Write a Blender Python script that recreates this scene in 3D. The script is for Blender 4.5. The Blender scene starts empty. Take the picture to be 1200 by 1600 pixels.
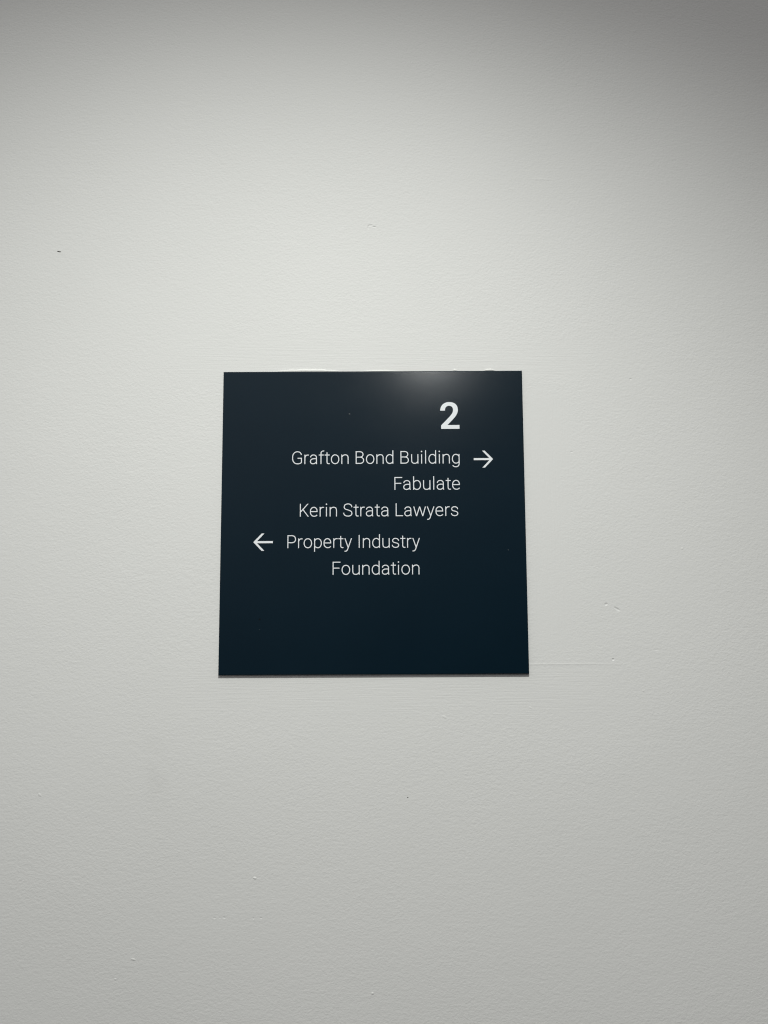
import bpy, bmesh, math, random
import numpy as np
from mathutils import Vector, geometry

# ------------------------------------------------------------------ camera, world, lights, exposure
scene = bpy.context.scene
COL = scene.collection
R = math.radians

cam_data = bpy.data.cameras.new("camera")
cam_data.sensor_fit = 'VERTICAL'
cam_data.sensor_height = 36.0
cam_data.sensor_width = 27.0
cam_data.lens = 27.0
cam_data.clip_start = 0.01
cam_data.clip_end = 50
cam = bpy.data.objects.new("camera", cam_data)
cam.location = (0.0104, -0.7553, -0.0716)
cam.rotation_euler = (R(96.01), R(0.26), R(0.01))
COL.objects.link(cam)
scene.camera = cam

world = bpy.data.worlds.new("World")
scene.world = world
world.use_nodes = True
bg = world.node_tree.nodes["Background"]
bg.inputs["Color"].default_value = (0.99, 0.975, 0.975, 1)     # soft bounce of the white corridor ...
wt = world.node_tree
w_sep = wt.nodes.new("ShaderNodeSeparateXYZ")
wt.links.new(wt.nodes.new("ShaderNodeTexCoord").outputs["Generated"], w_sep.inputs[0])
w_map = wt.nodes.new("ShaderNodeMapRange")                     # ... lighter towards the ceiling than the floor
w_map.interpolation_type = 'SMOOTHSTEP'
for k, v in (("From Min", -0.30), ("From Max", 0.90), ("To Min", 0.05), ("To Max", 0.76)):
    w_map.inputs[k].default_value = v
wt.links.new(w_sep.outputs["Z"], w_map.inputs["Value"])
w_side = wt.nodes.new("ShaderNodeMapRange")                    # ... and lighter on the side the corridor opens to
w_side.interpolation_type = 'SMOOTHSTEP'
for k, v in (("From Min", -0.30), ("From Max", 0.26), ("To Min", 1.08), ("To Max", 0.55)):
    w_side.inputs[k].default_value = v
wt.links.new(w_sep.outputs["X"], w_side.inputs["Value"])
w_mul = wt.nodes.new("ShaderNodeMath")
w_mul.operation = 'MULTIPLY'
wt.links.new(w_map.outputs["Result"], w_mul.inputs[0])
wt.links.new(w_side.outputs["Result"], w_mul.inputs[1])
wt.links.new(w_mul.outputs[0], bg.inputs["Strength"])


def spot(name, loc, target, watts, angle, blend, radius, color):
    ld = bpy.data.lights.new(name, 'SPOT')
    ld.energy = watts
    ld.spot_size = R(angle)
    ld.spot_blend = blend
    ld.shadow_soft_size = radius
    ld.color = color
    o = bpy.data.objects.new(name, ld)
    o.location = loc
    d = Vector(target) - Vector(loc)
    o.rotation_euler = d.to_track_quat('-Z', 'Y').to_euler()
    COL.objects.link(o)
    return o


# recessed ceiling downlight just in front of the wall, and the next one further down the corridor
A = Vector((0.02, -0.878, 0.895))
spot("downlight", A, A + Vector((-0.125, 0.292, -1.0)), 64, 118.0, 1.0, 0.018, (0.975, 1.0, 0.955))
spot("downlight", (0.19, -2.10, 0.87), (0.05, 0.0, 0.0), 7.8, 100, 0.3, 0.03, (0.99, 1.0, 0.97))

scene.view_settings.view_transform = 'Standard'
scene.view_settings.look = 'None'
scene.view_settings.exposure = 0.0
scene.view_settings.gamma = 1.0
scene.view_settings.use_curve_mapping = False
scene.cycles.filter_width = 1.15


# ------------------------------------------------------------------ node helpers
class NT:
    def __init__(self, name):
        self.mat = bpy.data.materials.new(name)
        self.mat.use_nodes = True
        self.t = self.mat.node_tree
        self.bsdf = self.t.nodes["Principled BSDF"]
        self.coord = self.t.nodes.new("ShaderNodeTexCoord").outputs["Object"]

    def new(self, kind, **kw):
        n = self.t.nodes.new(kind)
        for k, v in kw.items():
            setattr(n, k, v)
        return n

    def put(self, sock, v):
        if isinstance(v, bpy.types.NodeSocket):
            self.t.links.new(v, sock)
        else:
            sock.default_value = v

    def math(self, op, a, b=0.0, c=None):
        n = self.new("ShaderNodeMath", operation=op)
        self.put(n.inputs[0], a)
        self.put(n.inputs[1], b)
        if c is not None:
            self.put(n.inputs[2], c)
        return n.outputs[0]

    def mapping(self, loc=(0, 0, 0), rot=(0, 0, 0), scale=(1, 1, 1), kind='POINT'):
        n = self.new("ShaderNodeMapping", vector_type=kind)
        self.t.links.new(self.coord, n.inputs["Vector"])
        n.inputs["Location"].default_value = loc
        n.inputs["Rotation"].default_value = rot
        n.inputs["Scale"].default_value = scale
        return n.outputs[0]

    def noise(self, scale, detail=2.0, rough=0.5, stretch=(1, 1, 1), loc=(0, 0, 0), distort=0.0):
        n = self.new("ShaderNodeTexNoise")
        self.t.links.new(self.mapping(loc=loc, scale=stretch), n.inputs["Vector"])
        n.inputs["Scale"].default_value = scale
        n.inputs["Detail"].default_value = detail
        n.inputs["Roughness"].default_value = rough
        n.inputs["Distortion"].default_value = distort
        return n.outputs["Fac"]

    def blob(self, x, z, rx, rz, ang=0.0):
        """1 inside an ellipse on the x-z plane, falling smoothly to 0 at its rim"""
        v = self.mapping((x, 0, z), (0, -ang, 0), (rx, 1000.0, rz), 'TEXTURE')
        ln = self.new("ShaderNodeVectorMath", operation='LENGTH')
        self.t.links.new(v, ln.inputs[0])
        return self.ramp(ln.outputs["Value"], 1.0, 0.0)

    def ramp(self, v, a, b, lo=0.0, hi=1.0):
        n = self.new("ShaderNodeMapRange", interpolation_type='SMOOTHSTEP')
        self.put(n.inputs["Value"], v)
        n.inputs["From Min"].default_value = a
        n.inputs["From Max"].default_value = b
        n.inputs["To Min"].default_value = lo
        n.inputs["To Max"].default_value = hi
        return n.outputs["Result"]

    def mix(self, fac, a, b):
        n = self.new("ShaderNodeMix", data_type='RGBA')
        self.put(n.inputs["Factor"], fac)
        for s, v in ((n.inputs[6], a), (n.inputs[7], b)):
            self.put(s, v)
        return n.outputs[2]


def rgb(r, g, b):
    return (r, g, b, 1.0)


# ------------------------------------------------------------------ materials
# photograph pixel -> metres on the wall was measured once; positions below are metres on the wall
def wall_material():
    m = NT("wall_paint")
    sep = m.new("ShaderNodeSeparateXYZ")
    m.t.links.new(m.coord, sep.inputs[0])
    X, Z = sep.outputs["X"], sep.outputs["Z"]
    # roller stipple: two sizes, its strength wandering over the wall
    fine = m.noise(470, 2.0, 0.55, (0.75, 1, 1.0), distort=0.4)
    coarse = m.noise(165, 2.0, 0.5, (0.8, 1, 1.1), (3, 1, 7))
    patch = m.ramp(m.noise(7, 3.0, 0.6, loc=(5, 0, 2)), 0.3, 0.7, 0.7, 1.05)
    stipple = m.math('ADD', m.math('MULTIPLY', fine, 0.75), m.math('MULTIPLY', coarse, 0.55))
    stipple = m.math('MULTIPLY', stipple, patch)
    # cut-in brush strokes along the sign edges: a frame round the sign
    ax = m.math('ABSOLUTE', m.math('SUBTRACT', X, 0.012))
    az = m.math('ABSOLUTE', m.math('ADD', Z, 0.0))
    wob = m.math('MULTIPLY', m.math('SUBTRACT', m.noise(14, 2.0), 0.5), 0.05)
    in_x = m.ramp(m.math('ADD', ax, wob), 0.20, 0.165)
    in_z = m.ramp(m.math('ADD', az, wob), 0.205, 0.165)
    hmask = m.math('MULTIPLY', in_z, m.ramp(m.math('ADD', ax, wob), 0.25, 0.17))
    hmask = m.math('MULTIPLY', hmask, m.ramp(az, 0.13, 0.155))
    vmask = m.math('MULTIPLY', m.math('MULTIPLY', in_x, in_z), m.ramp(ax, 0.135, 0.15))
    vmask = m.math('MULTIPLY', vmask, m.math('MULTIPLY', m.ramp(X, 0.10, 0.14), m.ramp(az, 0.15, 0.11)))
    hstroke = m.noise(1.0, 3.0, 0.6, (20, 1, 720), (0.3, 0, 0.1))
    vstroke = m.noise(1.0, 3.0, 0.6, (560, 1, 20), (0.7, 0, 0.4))
    strokes = m.math('ADD', m.math('MULTIPLY', hstroke, m.math('MULTIPLY', hmask, 0.52)),
                     m.math('MULTIPLY', vstroke, m.math('MULTIPLY', vmask, 0.5)))
    rest = m.math('SUBTRACT', 1.0, m.math('MULTIPLY', m.math('MAXIMUM', hmask, vmask), 0.55))
    h = m.math('ADD', m.math('MULTIPLY', stipple, rest), strokes)
    # slow unevenness of the plaster
    h = m.math('ADD', h, m.math('MULTIPLY', m.noise(16, 2.0, 0.5, loc=(1, 2, 3)), 0.7))
    # the faint horizontal paint ridge beside the lower right corner of the sign
    ridge = m.math('MULTIPLY', m.ramp(m.math('ABSOLUTE', m.math('ADD', m.math('ADD', Z, 0.1411), m.math('MULTIPLY', wob, 0.03))), 0.0016, 0.0),
                   m.math('MULTIPLY', m.ramp(X, 0.148, 0.156), m.ramp(X, 0.252, 0.20)))
    h = m.math('ADD', h, m.math('MULTIPLY', ridge, 0.30))
    bump = m.new("ShaderNodeBump")
    bump.inputs["Strength"].default_value = 1.0
    bump.inputs["Distance"].default_value = 0.00034
    m.t.links.new(h, bump.inputs["Height"])
    m.t.links.new(bump.outputs[0], m.bsdf.inputs["Normal"])
    tone = m.ramp(m.noise(4, 3.0, 0.6, loc=(9, 1, 4)), 0.3, 0.7)
    col = m.mix(tone, rgb(0.752, 0.751, 0.736), rgb(0.766, 0.764, 0.750))
    # an old, faint smudge low on the left
    smudge = m.math('MULTIPLY', m.blob(-0.2080, -0.2420, 0.020, 0.050, 0.15), m.ramp(m.noise(45, 2.0, loc=(1, 5, 2)), 0.3, 0.65))
    col = m.mix(m.math('MULTIPLY', smudge, 0.09), col, rgb(0.42, 0.41, 0.39))
    m.put(m.bsdf.inputs["Base Color"], col)
    m.bsdf.inputs["Roughness"].default_value = 0.6
    m.bsdf.inputs["Specular IOR Level"].default_value = 0.25
    return m.mat


def panel_material():
    m = NT("navy_satin_lacquer")
    n = m.noise(9, 3.0, 0.6)
    col = m.mix(m.ramp(n, 0.3, 0.7), rgb(0.0004, 0.0094, 0.0180), rgb(0.0008, 0.0104, 0.0195))
    col = m.mix(m.math('MULTIPLY', m.blob(-0.02335, 0.1062, 0.0012, 0.0005, -0.1), 0.6), col, rgb(0.4, 0.4, 0.38))
    col = m.mix(m.math('MULTIPLY', m.blob(0.1322, -0.0303, 0.0006, 0.0006), 0.35), col, rgb(0.35, 0.35, 0.35))
    col = m.mix(m.math('MULTIPLY', m.blob(-0.1105, -0.1065, 0.0009, 0.0005), 0.12), col, rgb(0.3, 0.3, 0.3))
    col = m.mix(m.blob(-0.1105, -0.0967, 0.0014, 0.0014), col, rgb(0.001, 0.001, 0.001))
    m.put(m.bsdf.inputs["Base Color"], col)
    smear = m.ramp(m.noise(11, 3.0, 0.6, (1, 1, 2.2), (4, 0, 1)), 0.3, 0.75, 0.172, 0.185)
    m.put(m.bsdf.inputs["Roughness"], smear)
    m.bsdf.inputs["Specular IOR Level"].default_value = 0.45
    bump = m.new("ShaderNodeBump")
    bump.inputs["Distance"].default_value = 0.000012
    m.t.links.new(m.noise(1400, 1.0), bump.inputs["Height"])
    m.t.links.new(bump.outputs[0], m.bsdf.inputs["Normal"])
    return m.mat


def plain_material(name, color, rough, spec=0.4):
    m = NT(name)
    n = m.ramp(m.noise(120, 2.0), 0.3, 0.7)
    m.put(m.bsdf.inputs["Base Color"], m.mix(n, rgb(*color), rgb(*[c * 1.03 for c in color])))
    m.bsdf.inputs["Roughness"].default_value = rough
    m.bsdf.inputs["Specular IOR Level"].default_value = spec
    return m.mat


# x, z, half length, half height, angle, height (unit: bump distance)
WALL_MARKS = [
    # dents and pinholes
    (0.2272, -0.0836, 0.0018, 0.0015, 0.0, -5.5),
    (0.2376, -0.0883, 0.0040, 0.0012, -0.55, -5.0),
    (0.2321, -0.1369, 0.0016, 0.0014, 0.0, -5.0),
    (0.2747, -0.1276, 0.0035, 0.0010, 0.0, -1.8),
    (0.2595, 0.1415, 0.0014, 0.0011, 0.0, -3.0),
    (0.1980, 0.0673, 0.0018, 0.0010, 0.2, -1.8),
    (-0.1499, -0.3737, 0.0015, 0.0010, 0.0, -2.0),
    (-0.1409, -0.3735, 0.0016, 0.0010, -0.2, -2.2),
    (-0.1450, -0.3738, 0.0012, 0.0010, 0.0, -1.3),
    (-0.1133, -0.3744, 0.0012, 0.0010, 0.0, -2.4),
    (-0.1061, -0.3741, 0.0013, 0.0010, 0.0, -2.4),
    # curl left by a bristle
    (-0.0042, 0.3025, 0.0010, 0.0024, 0.0, -2.6),
    (-0.0022, 0.3046, 0.0032, 0.0011, 0.08, -4.0),
    (0.0020, 0.3030, 0.0024, 0.0011, -0.25, -5.0),
    # nibs and lumps
    (0.0677, -0.1905, 0.0030, 0.0014, -0.5, 2.2),
    (-0.1126, -0.3382, 0.0020, 0.0012, -0.2, 5.0),
    (-0.2250, -0.4102, 0.0026, 0.0012, -0.3, 3.6),
    (-0.3183, -0.2615, 0.0026, 0.0013, -0.7, 2.6),
    (-0.0020, -0.4411, 0.0015, 0.0013, 0.0, 4.0),
    (0.1510, -0.1824, 0.0024, 0.0011, -0.5, 1.8),
    (0.2601, -0.1666, 0.0018, 0.0010, 0.0, 1.8),
    (0.3040, -0.0296, 0.0016, 0.0013, 0.5, 2.0),
    (-0.2411, -0.4276, 0.0012, 0.0012, 0.0, 2.6),
    (0.1747, 0.3538, 0.0180, 0.0014, -0.04, 0.9),
]

M_WALL = wall_material()
M_PANEL = panel_material()
M_WHITE = plain_material("white_vinyl", (0.83, 0.855, 0.88), 0.45)
M_SCUFF = plain_material("dark_scuff", (0.04, 0.035, 0.03), 0.7, 0.2)
M_BEAD = plain_material("white_filler", (0.74, 0.74, 0.72), 0.5)


def link(name, mesh, mat, parent=None, loc=(0, 0, 0)):
    o = bpy.data.objects.new(name, mesh)
    if mat:
        mesh.materials.append(mat)
    COL.objects.link(o)
    o.location = loc
    if parent:
        o.parent = parent
    return o


# ------------------------------------------------------------------ the wall
def grid_lines(half, step, marks):
    v = set()
    n = int(0.5 / step)
    for i in range(-n, n + 1):
        v.add(round(i * step, 5))
    for k in (0.6, 0.8, 1.1, half):
        v.add(k)
        v.add(-k)
    for c, r in marks:
        for i in range(-9, 10):
            v.add(round(c + r * i / 7.0, 5))
    out = []
    for q in sorted(v):
        if not out or q - out[-1] > 0.00009:
            out.append(q)
    return np.array(out)


def wall_mesh():
    """front face is a grid, finer round each dent and paint nib, which are really pushed in or out"""
    ext = [(x, z, math.hypot(rx * math.cos(a), rz * math.sin(a)), math.hypot(rx * math.sin(a), rz * math.cos(a)), rx, rz, a, h)
           for x, z, rx, rz, a, h in WALL_MARKS]
    xs = grid_lines(1.6, 0.01, [(e[0], e[2]) for e in ext])
    zs = grid_lines(1.5, 0.01, [(e[1], e[3]) for e in ext])
    X, Z = np.meshgrid(xs, zs)
    Y = np.zeros_like(X)
    for x, z, ex, ez, rx, rz, a, h in ext:
        u = ((X - x) * math.cos(a) + (Z - z) * math.sin(a)) / rx
        w = (-(X - x) * math.sin(a) + (Z - z) * math.cos(a)) / rz
        q = np.clip(1 - (u * u + w * w), 0, 1)
        Y -= q * q * (3 - 2 * q) * h * 0.00008
    nx, nz = len(xs), len(zs)
    co = np.stack([X, Y, Z], -1).reshape(-1, 3)
    co = np.vstack([co, [[xs[0], 0.1, zs[0]], [xs[-1], 0.1, zs[0]], [xs[-1], 0.1, zs[-1]], [xs[0], 0.1, zs[-1]]]])
    idx = np.arange(nx * nz).reshape(nz, nx)
    quads = np.stack([idx[:-1, :-1], idx[:-1, 1:], idx[1:, 1:], idx[1:, :-1]], -1).reshape(-1, 4).tolist()
    n = nx * nz
    quads.append([n + 3, n + 2, n + 1, n])
    quads.append(idx[0, ::-1].tolist() + [n, n + 1])
    quads.append(idx[-1, :].tolist() + [n + 2, n + 3])
    quads.append(idx[:, 0].tolist() + [n + 3, n])
    quads.append(idx[::-1, -1].tolist() + [n + 1, n + 2])
    me = bpy.data.meshes.new("wall")
    me.from_pydata(co.tolist(), [], quads)
    me.update()
    flags = np.ones(len(quads), dtype=bool)
    flags[-5:] = False
    me.polygons.foreach_set("use_smooth", flags)
    return me


wall = link("wall", wall_mesh(), M_WALL, None, (0, 0.0001, 0))
wall["label"] = "off-white painted wall with fine roller texture, behind the navy sign"
wall["category"] = "wall"


def sliver(name, pts, width, thick, mat, parent):
    """a thin raised streak on the wall following pts (x, z), tapered at both ends, domed in section"""
    bm = bmesh.new()
    rings = []
    n = len(pts)
    for i, (x, z) in enumerate(pts):
        a = pts[max(i - 1, 0)]
        b = pts[min(i + 1, n - 1)]
        t = Vector((b[0] - a[0], b[1] - a[1])).normalized()
        k = width[i] / 2
        ring = []
        for j in range(7):
            ph = math.pi * j / 6
            s = math.cos(ph) * k
            ring.append(bm.verts.new((x - t.y * s, -thick[i] * math.sin(ph) - 0.00002, z + t.x * s)))
        rings.append(ring)
    for r0, r1 in zip(rings, rings[1:]):
        for j in range(6):
            f = bm.faces.new((r0[j], r0[j + 1], r1[j + 1], r1[j]))
            f.smooth = True
    bm.faces.new(rings[0])
    bm.faces.new(list(reversed(rings[-1])))
    bmesh.ops.recalc_face_normals(bm, faces=bm.faces)
    me = bpy.data.meshes.new(name)
    bm.to_mesh(me)
    bm.free()
    return link(name, me, mat, parent)


# ------------------------------------------------------------------ lettering: monoline strokes -> clean outlines
H = 51.0          # half stroke width in font units (cap height 1456)
KAP = 0.58


def bez(p0, p1, p2, p3, n=12):
    out = []
    for i in range(1, n + 1):
        t = i / n
        a, b, c, d = (1 - t) ** 3, 3 * t * (1 - t) ** 2, 3 * t * t * (1 - t), t ** 3
        out.append((a * p0[0] + b * p1[0] + c * p2[0] + d * p3[0], a * p0[1] + b * p1[1] + c * p2[1] + d * p3[1]))
    return out


def S(*ops, h=H):
    """stroke: first op is the start point; ('L',x,y) line, ('h'|'v',x,y) quarter arc leaving horizontally /
    vertically, ('C',x1,y1,x2,y2,x,y) cubic"""
    pts = [ops[0]]
    for op in ops[1:]:
        p = pts[-1]
        k = op[0]
        if k == 'L':
            pts.append((op[1], op[2]))
        elif k == 'h':
            q = (op[1], op[2])
            pts += bez(p, (p[0] + (q[0] - p[0]) * KAP, p[1]), (q[0], q[1] - (q[1] - p[1]) * KAP), q)
        elif k == 'v':
            q = (op[1], op[2])
            pts += bez(p, (p[0], p[1] + (q[1] - p[1]) * KAP), (q[0] - (q[0] - p[0]) * KAP, q[1]), q)
        elif k == 'C':
            pts += bez(p, (op[1], op[2]), (op[3], op[4]), (op[5], op[6]))
    return ('S', pts, h)


def D(x0, y0, x1, y1, w=None):
    """diagonal whose ends are cut level"""
    L = math.hypot(x1 - x0, y1 - y0)
    hw = (w or H) * L / abs(y1 - y0)
    return ('P', [(x0 - hw, y0), (x0 + hw, y0), (x1 + hw, y1), (x1 - hw, y1)])


def DOT(x, y, r):
    return ('P', [(x + r * math.cos(2 * math.pi * i / 20), y + r * math.sin(2 * math.pi * i / 20)) for i in range(20)])


XT, XB = 1049, 33        # centre lines at the x-height and base overshoot
GLYPHS = {
    ' ': (498, []),
    'G': (1374, [S((1165, 1060), ('C', 1135, 1300, 960, 1425, 720, 1425), ('h', 176, 830), ('L', 176, 630), ('v', 720, 31),
                   ('C', 940, 31, 1105, 95, 1178, 200), ('L', 1178, 680), ), S((1234, 676), ('L', 740, 676))]),
    'r': (676, [S((196, 0), ('L', 196, 1082)), S((196, 740), ('C', 250, 950, 360, XT - 6, 520, XT - 6), ('C', 570, XT - 6, 600, 1040, 632, 1030))]),
    'a': (1076, [S((176, 770), ('v', 520, XT), ('h', 846, 740), ('L', 846, 250), ('C', 846, 140, 860, 60, 895, 0)),
                 S((846, 620), ('L', 600, 620), ('C', 330, 620, 160, 500, 160, 310), ('v', 450, XB), ('C', 640, XB, 790, 140, 846, 270))]),
    'f': (672, [S((290, 0), ('L', 290, 1240), ('v', 560, 1504), ('C', 600, 1504, 630, 1500, 655, 1492)), S((36, 1037), ('L', 600, 1037))]),
    't': (656, [S((300, 1340), ('L', 300, 270), ('C', 300, 110, 370, 38, 480, 38), ('C', 525, 38, 570, 43, 605, 52)), S((36, 1037), ('L', 596, 1037))]),
    'o': (1139, [S((569, XT), ('h', 990, 541), ('v', 569, XB), ('h', 148, 541), ('v', 569, XT))]),
    'n': (1104, [S((194, 0), ('L', 194, 1082)), S((194, 770), ('C', 265, 940, 410, XT, 580, XT), ('C', 800, XT, 908, 930, 908, 690), ('L', 908, 0))]),
    'u': (1103, [S((907, 1082), ('L', 907, 0)), S((907, 300), ('C', 850, 125, 710, XB, 520, XB), ('C', 300, XB, 193, 160, 193, 400), ('L', 193, 1082))]),
    'i': (455, [S((227, 0), ('L', 227, 1082)), DOT(227, 1394, 80)]),
    'l': (455, [S((227, 0), ('L', 227, 1536))]),
    'd': (1110, [S((913, 0), ('L', 913, 1536)), S((913, 800), ('C', 840, 960, 710, XT, 545, XT), ('h', 150, 541), ('v', 545, XB), ('C', 710, XB, 850, 115, 913, 275))]),
    'b': (1108, [S((194, 0), ('L', 194, 1536)), S((194, 800), ('C', 270, 960, 400, XT, 565, XT), ('h', 958, 541), ('v', 565, XB), ('C', 400, XB, 260, 115, 194, 275))]),
    'p': (1106, [S((194, -416), ('L', 194, 1082)), S((194, 800), ('C', 270, 960, 400, XT, 565, XT), ('h', 958, 541), ('v', 565, XB), ('C', 400, XB, 260, 115, 194, 275))]),
    'g': (1110, [S((913, 1082), ('L', 913, -10), ('v', 540, -385), ('C', 390, -385, 265, -325, 175, -215)),
                 S((913, 800), ('C', 840, 960, 710, XT, 545, XT), ('h', 150, 541), ('v', 545, XB), ('C', 710, XB, 850, 115, 913, 275))]),
    'e': (1060, [S((130, 565), ('L', 905, 565), ('L', 905, 620), ('v', 545, XT), ('h', 152, 580), ('L', 152, 500), ('v', 575, XB), ('C', 730, XB, 840, 85, 915, 190))]),
    's': (1031, [S((866, 770), ('v', 520, XT), ('C', 330, XT, 196, 940, 196, 800), ('C', 196, 640, 330, 595, 520, 555),
                   ('C', 730, 510, 874, 440, 874, 285), ('C', 874, 130, 720, XB, 525, XB), ('C', 310, XB, 160, 150, 156, 320))]),
    'y': (961, [D(492, 30, 118, 1082), S((862, 1082), ('L', 430, -150), ('C', 365, -310, 285, -376, 165, -376), ('C', 135, -376, 105, -372, 80, -366)),
                D(862, 1082, 455, -80)]),
    'w': (1527, [D(412, 0, 102, 1082), D(412, 0, 764, 1082, 52), D(1115, 0, 764, 1082, 52), D(1115, 0, 1425, 1082)]),
    'B': (1247, [S((224, 55), ('L', 224, 1401)), S((168, 1401), ('L', 600, 1401), ('C', 850, 1401, 1005, 1290, 1005, 1085), ('C', 1005, 900, 860, 770, 640, 770), ('L', 224, 770)),
                 S((640, 770), ('C', 900, 770, 1068, 630, 1068, 415), ('C', 1068, 195, 910, 55, 645, 55), ('L', 168, 55))]),
    'F': (1116, [S((224, 0), ('L', 224, 1456)), S((224, 1403), ('L', 1040, 1403)), S((224, 742), ('L', 930, 742))]),
    'K': (1247, [S((224, 0), ('L', 224, 1456)), D(250, 520, 1080, 1456), D(1115, 0, 520, 800)]),
    'S': (1206, [S((1042, 1050), ('v', 605, 1423), ('C', 350, 1423, 178, 1280, 178, 1080), ('C', 178, 870, 340, 805, 610, 728),
                   ('C', 900, 645, 1050, 550, 1050, 365), ('C', 1050, 160, 870, 33, 610, 33), ('C', 330, 33, 128, 170, 124, 415))]),
    'L': (1067, [S((224, 0), ('L', 224, 1456)), S((224, 53), ('L', 990, 53))]),
    'P': (1246, [S((224, 0), ('L', 224, 1456)), S((224, 1401), ('L', 650, 1401), ('C', 930, 1401, 1085, 1230, 1085, 1005), ('C', 1085, 750, 920, 610, 650, 610), ('L', 224, 610))]),
    'I': (549, [S((274, 0), ('L', 274, 1456))]),
}


def stroke_faces(pts, h):
    p = [Vector(pts[0])]
    for q in pts[1:]:
        q = Vector(q)
        if (q - p[-1]).length > 1e-3:
            p.append(q)
    nrm = []
    for i in range(len(p) - 1):
        d = (p[i + 1] - p[i]).normalized()
        nrm.append(Vector((-d.y, d.x)))
    out = []
    start = 0
    for i in range(1, len(p)):
        corner = i < len(p) - 1 and nrm[i - 1].dot(nrm[i]) < 0.8
        if not corner and i < len(p) - 1:
            continue
        L, Rr = [], []
        for k in range(start, i + 1):
            if k == start:
                m = nrm[k]
            elif k == i:
                m = nrm[k - 1]
            else:
                m = nrm[k - 1] + nrm[k]
                m = m / m.dot(nrm[k])
            L.append(p[k] + m * h)
            Rr.append(p[k] - m * h)
        out += [[Rr[k], Rr[k + 1], L[k + 1], L[k]] for k in range(i - start)]
        if corner:
            m = nrm[i - 1] + nrm[i]
            m = m / max(m.dot(nrm[i]), 0.4)
            sgn = -1 if nrm[i - 1].x * nrm[i].y - nrm[i - 1].y * nrm[i].x > 0 else 1
            out.append([p[i], p[i] + nrm[i - 1] * h * sgn, p[i] + m * h * sgn, p[i] + nrm[i] * h * sgn])
        start = i
    return out


def shapes_to_faces(shapes):
    out = []
    for s in shapes:
        out += stroke_faces(s[1], s[2]) if s[0] == 'S' else [[Vector(v) for v in s[1]]]
    return out


def text_faces(text):
    x = 0.0
    out = []
    prev = None
    for ch in text:
        aw, shp = GLYPHS[ch]
        x += KERN.get((prev, ch), 0)
        for f in shapes_to_faces(shp):
            out.append([Vector((v.x + x, v.y)) for v in f])
        x += aw
        prev = ch
    return out


KERN = {('r', 'a'): -12, ('L', 'a'): -30, ('F', 'a'): -70, ('F', 'o'): -40, ('r', 't'): 8, ('K', 'e'): -40, ('w', 'y'): -8, ('y', 'e'): -20, ('P', 'r'): -8}


def flat_mesh(name, faces, thick=0.00012):
    """union of overlapping polygons in the x-z plane, as a thin solid standing on y = 0 towards -y"""
    vs, fs = [], []
    for f in faces:
        a = sum(f[i].x * f[(i + 1) % len(f)].y - f[(i + 1) % len(f)].x * f[i].y for i in range(len(f)))
        if abs(a) < 1e-16:
            continue
        if a < 0:
            f = list(reversed(f))
        fs.append(list(range(len(vs), len(vs) + len(f))))
        vs += [Vector((v.x * 1000, v.y * 1000)) for v in f]
    r = geometry.delaunay_2d_cdt(vs, [], fs, 0, 1e-5)
    co, tri, of = r[0], r[2], r[5]
    keep = [t for t, o in zip(tri, of) if o]
    bm = bmesh.new()
    front = [bm.verts.new((c.x / 1000, -thick, c.y / 1000)) for c in co]
    made = []
    for t in keep:
        try:
            made.append(bm.faces.new([front[i] for i in t]))
        except ValueError:
            pass
    edges = [e for e in bm.edges if len(e.link_faces) == 1]
    ext = bmesh.ops.extrude_edge_only(bm, edges=edges)
    for g in ext["geom"]:
        if isinstance(g, bmesh.types.BMVert):
            g.co.y = 0.0
    for v in [v for v in bm.verts if not v.link_faces]:
        bm.verts.remove(v)
    bmesh.ops.recalc_face_normals(bm, faces=bm.faces)
    if sum(f.normal.y * f.calc_area() for f in bm.faces) > 0:
        bmesh.ops.reverse_faces(bm, faces=bm.faces)
    me = bpy.data.meshes.new(name)
    bm.to_mesh(me)
    bm.free()
    return me


def fit_x(faces, x0, x1, z, sz=None):
    a = min(v.x for f in faces for v in f)
    b = max(v.x for f in faces for v in f)
    s = (x1 - x0) / (b - a)
    q = sz or s
    return [[Vector((x0 + (v.x - a) * s, z + v.y * q)) for v in f] for f in faces]


# ------------------------------------------------------------------ the sign
SIDE, THICK = 0.30, 0.003
sign = bpy.data.objects.new("directory_sign", None)
sign.empty_display_size = 0.1
sign.location = (0, 0, 0)
COL.objects.link(sign)
sign["label"] = "square dark navy directory sign with white lettering, on the off-white wall"
sign["category"] = "sign"


def panel_mesh():
    bm = bmesh.new()
    bmesh.ops.create_cube(bm, size=1.0)
    for v in bm.verts:
        v.co = Vector((v.co.x * SIDE, v.co.y * THICK - THICK / 2, v.co.z * SIDE))
    bmesh.ops.bevel(bm, geom=[e for e in bm.edges if all(v.co.y < -THICK + 1e-6 for v in e.verts)], offset=0.0010, segments=6, profile=0.5, affect='EDGES')
    for f in bm.faces:
        f.smooth = False
    me = bpy.data.meshes.new("panel")
    bm.to_mesh(me)
    bm.free()
    return me


link("panel", panel_mesh(), M_PANEL, sign)
FACE = -THICK - 0.00001

SZ = 8.714e-6
LINES = [
    ("Grafton Bond Building", -0.08020, 0.08580, 0.0557),
    ("Fabulate", 0.02110, 0.08570, 0.02960),
    ("Kerin Strata Lawyers", -0.07220, 0.08370, 0.0034),
    ("Property Industry", -0.08420, 0.04570, -0.0276),
    ("Foundation", -0.03980, 0.04500, -0.0538),
]
for txt, x0, x1, z in LINES:
    o = link("text_line", flat_mesh("text_line", fit_x(text_faces(txt), x0, x1, z, SZ)), M_WHITE, sign, (0, FACE, 0))
    o["label"] = "thin white lettering reading " + txt


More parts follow.
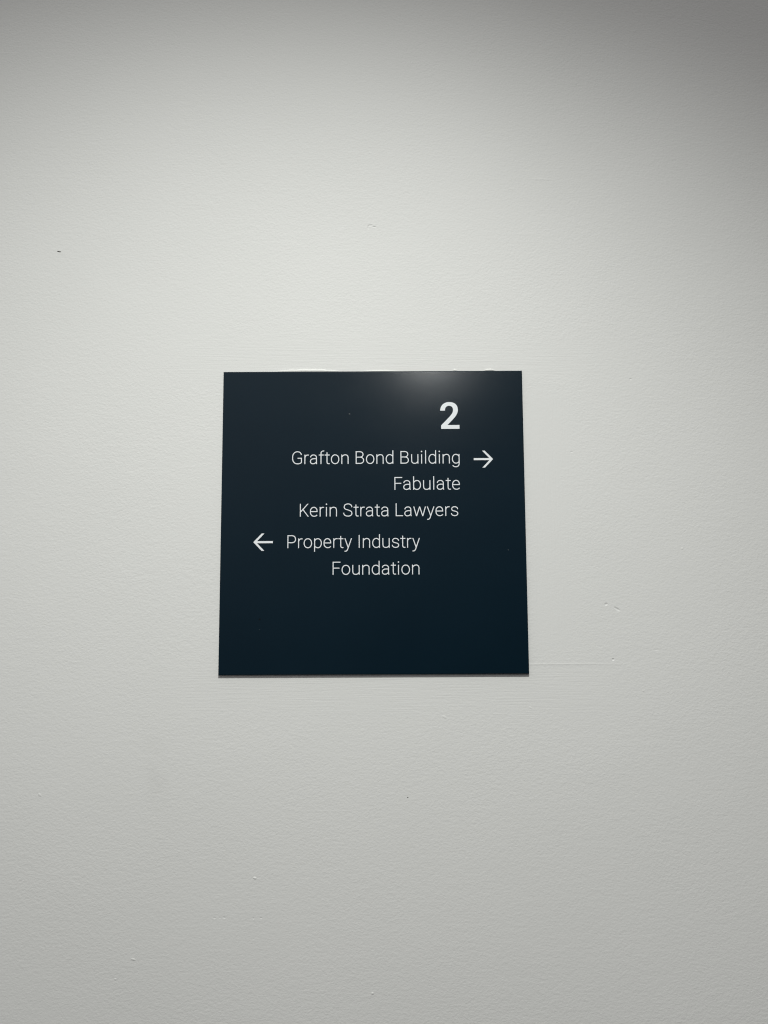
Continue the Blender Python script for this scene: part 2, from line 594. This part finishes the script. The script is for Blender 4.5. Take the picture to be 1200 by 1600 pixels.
def number_two():
    # outline of the heavy figure, in pixels of a six-fold enlargement
    def c(p0, p1, p2, p3):
        return bez(p0, p1, p2, p3, 14)
    o = [(536, 421), (536, 389)]
    o += [(613, 309)]
    o += c((613, 309), (638, 280), (648, 266), (648, 243))
    o += c((648, 243), (648, 218), (634, 203), (612, 203))
    o += c((612, 203), (587, 203), (573, 220), (573, 249))
    o += [(529, 249)]
    o += c((529, 249), (529, 203), (562, 168), (613, 168))
    o += c((613, 168), (664, 168), (693, 196), (693, 240))
    o += c((693, 240), (693, 272), (678, 298), (640, 338))
    o += [(595, 385), (706, 385), (706, 421)]
    return [Vector((x, -y)) for x, y in o]


def poly_tris(poly):
    tr = geometry.tessellate_polygon([[Vector((p.x, p.y, 0)) for p in poly]])
    return [[poly[i] for i in t] for t in tr]


n2 = poly_tris(number_two())
zs = 0.01915 / 178.0
n2 = [[Vector((0.0672 + (v.x - 529) * zs, 0.0906 + (v.y + 421) * zs)) for v in f] for f in n2]
o = link("floor_number", flat_mesh("floor_number", n2), M_WHITE, sign, (0, FACE, 0))
o["label"] = "large bold white number 2"


def arrow_faces():
    # right-pointing arrow 30 units long, tip at (30, 0)
    hw = 3.1
    head = [('P', [(13.2, 13.4), (17.4, 13.4), (30.2, 0.0), (26.0, 0.0)]),
            ('P', [(13.2, -13.4), (26.0, 0.0), (30.2, 0.0), (17.4, -13.4)]),
            ('P', [(0.0, 1.6), (0.0, -1.6), (26.5, -1.6), (26.5, 1.6)])]
    return shapes_to_faces(head)


PXM = 0.01905 / 30.0
fr = [[Vector((0.0999 + v.x * PXM, 0.0599 + v.y * PXM)) for v in f] for f in arrow_faces()]
o = link("arrow", flat_mesh("arrow", fr), M_WHITE, sign, (0, FACE, 0))
o["label"] = "white arrow pointing right"
fl = [[Vector((-0.0985 - v.x * PXM, -0.0216 + v.y * PXM)) for v in f] for f in arrow_faces()]
o = link("arrow", flat_mesh("arrow", fl), M_WHITE, sign, (0, FACE, 0))
o["label"] = "white arrow pointing left"

# ------------------------------------------------------------------ small marks on the wall
sliver("scuff_mark", [(-0.3237, 0.2781), (-0.3226, 0.2785), (-0.3214, 0.2779), (-0.3202, 0.2777), (-0.3193, 0.2780)],
       [0.0003, 0.0009, 0.0010, 0.0009, 0.0003], [0.0001, 0.0002, 0.0003, 0.0002, 0.0001], M_SCUFF, wall)


for x, z, rx in ((0.0320, -0.2654, 0.0006),):
    sliver("speck", [(x - rx, z), (x, z + 0.0001), (x + rx, z)], [0.0003, 0.0009, 0.0003], [0.0001, 0.0002, 0.0001], M_SCUFF, wall)


def bead(x0, x1, z, hmax, tmax, seed):
    rnd = random.Random(seed)
    n = 26
    pts, wd, th = [], [], []
    for i in range(n):
        u = i / (n - 1)
        e = max(math.sin(math.pi * u), 0.0) ** 0.8
        w = max(hmax * e * (0.8 + 0.3 * rnd.random()), 0.0002)
        pts.append((x0 + (x1 - x0) * u, z + w * 0.25))
        wd.append(w)
        th.append(max(tmax * e, 0.0001))
    return sliver("filler_bead", pts, wd, th, M_BEAD, wall)


# ragged beads of filler where the paint meets the top edge of the sign
bead(-0.1020, -0.0300, 0.1506, 0.0036, 0.0010, 1)
bead(-0.0150, 0.0300, 0.1505, 0.0016, 0.0007, 2)
bead(0.0800, 0.0850, 0.1507, 0.0022, 0.0009, 3)
bead(0.1120, 0.1230, 0.1508, 0.0026, 0.0010, 4)
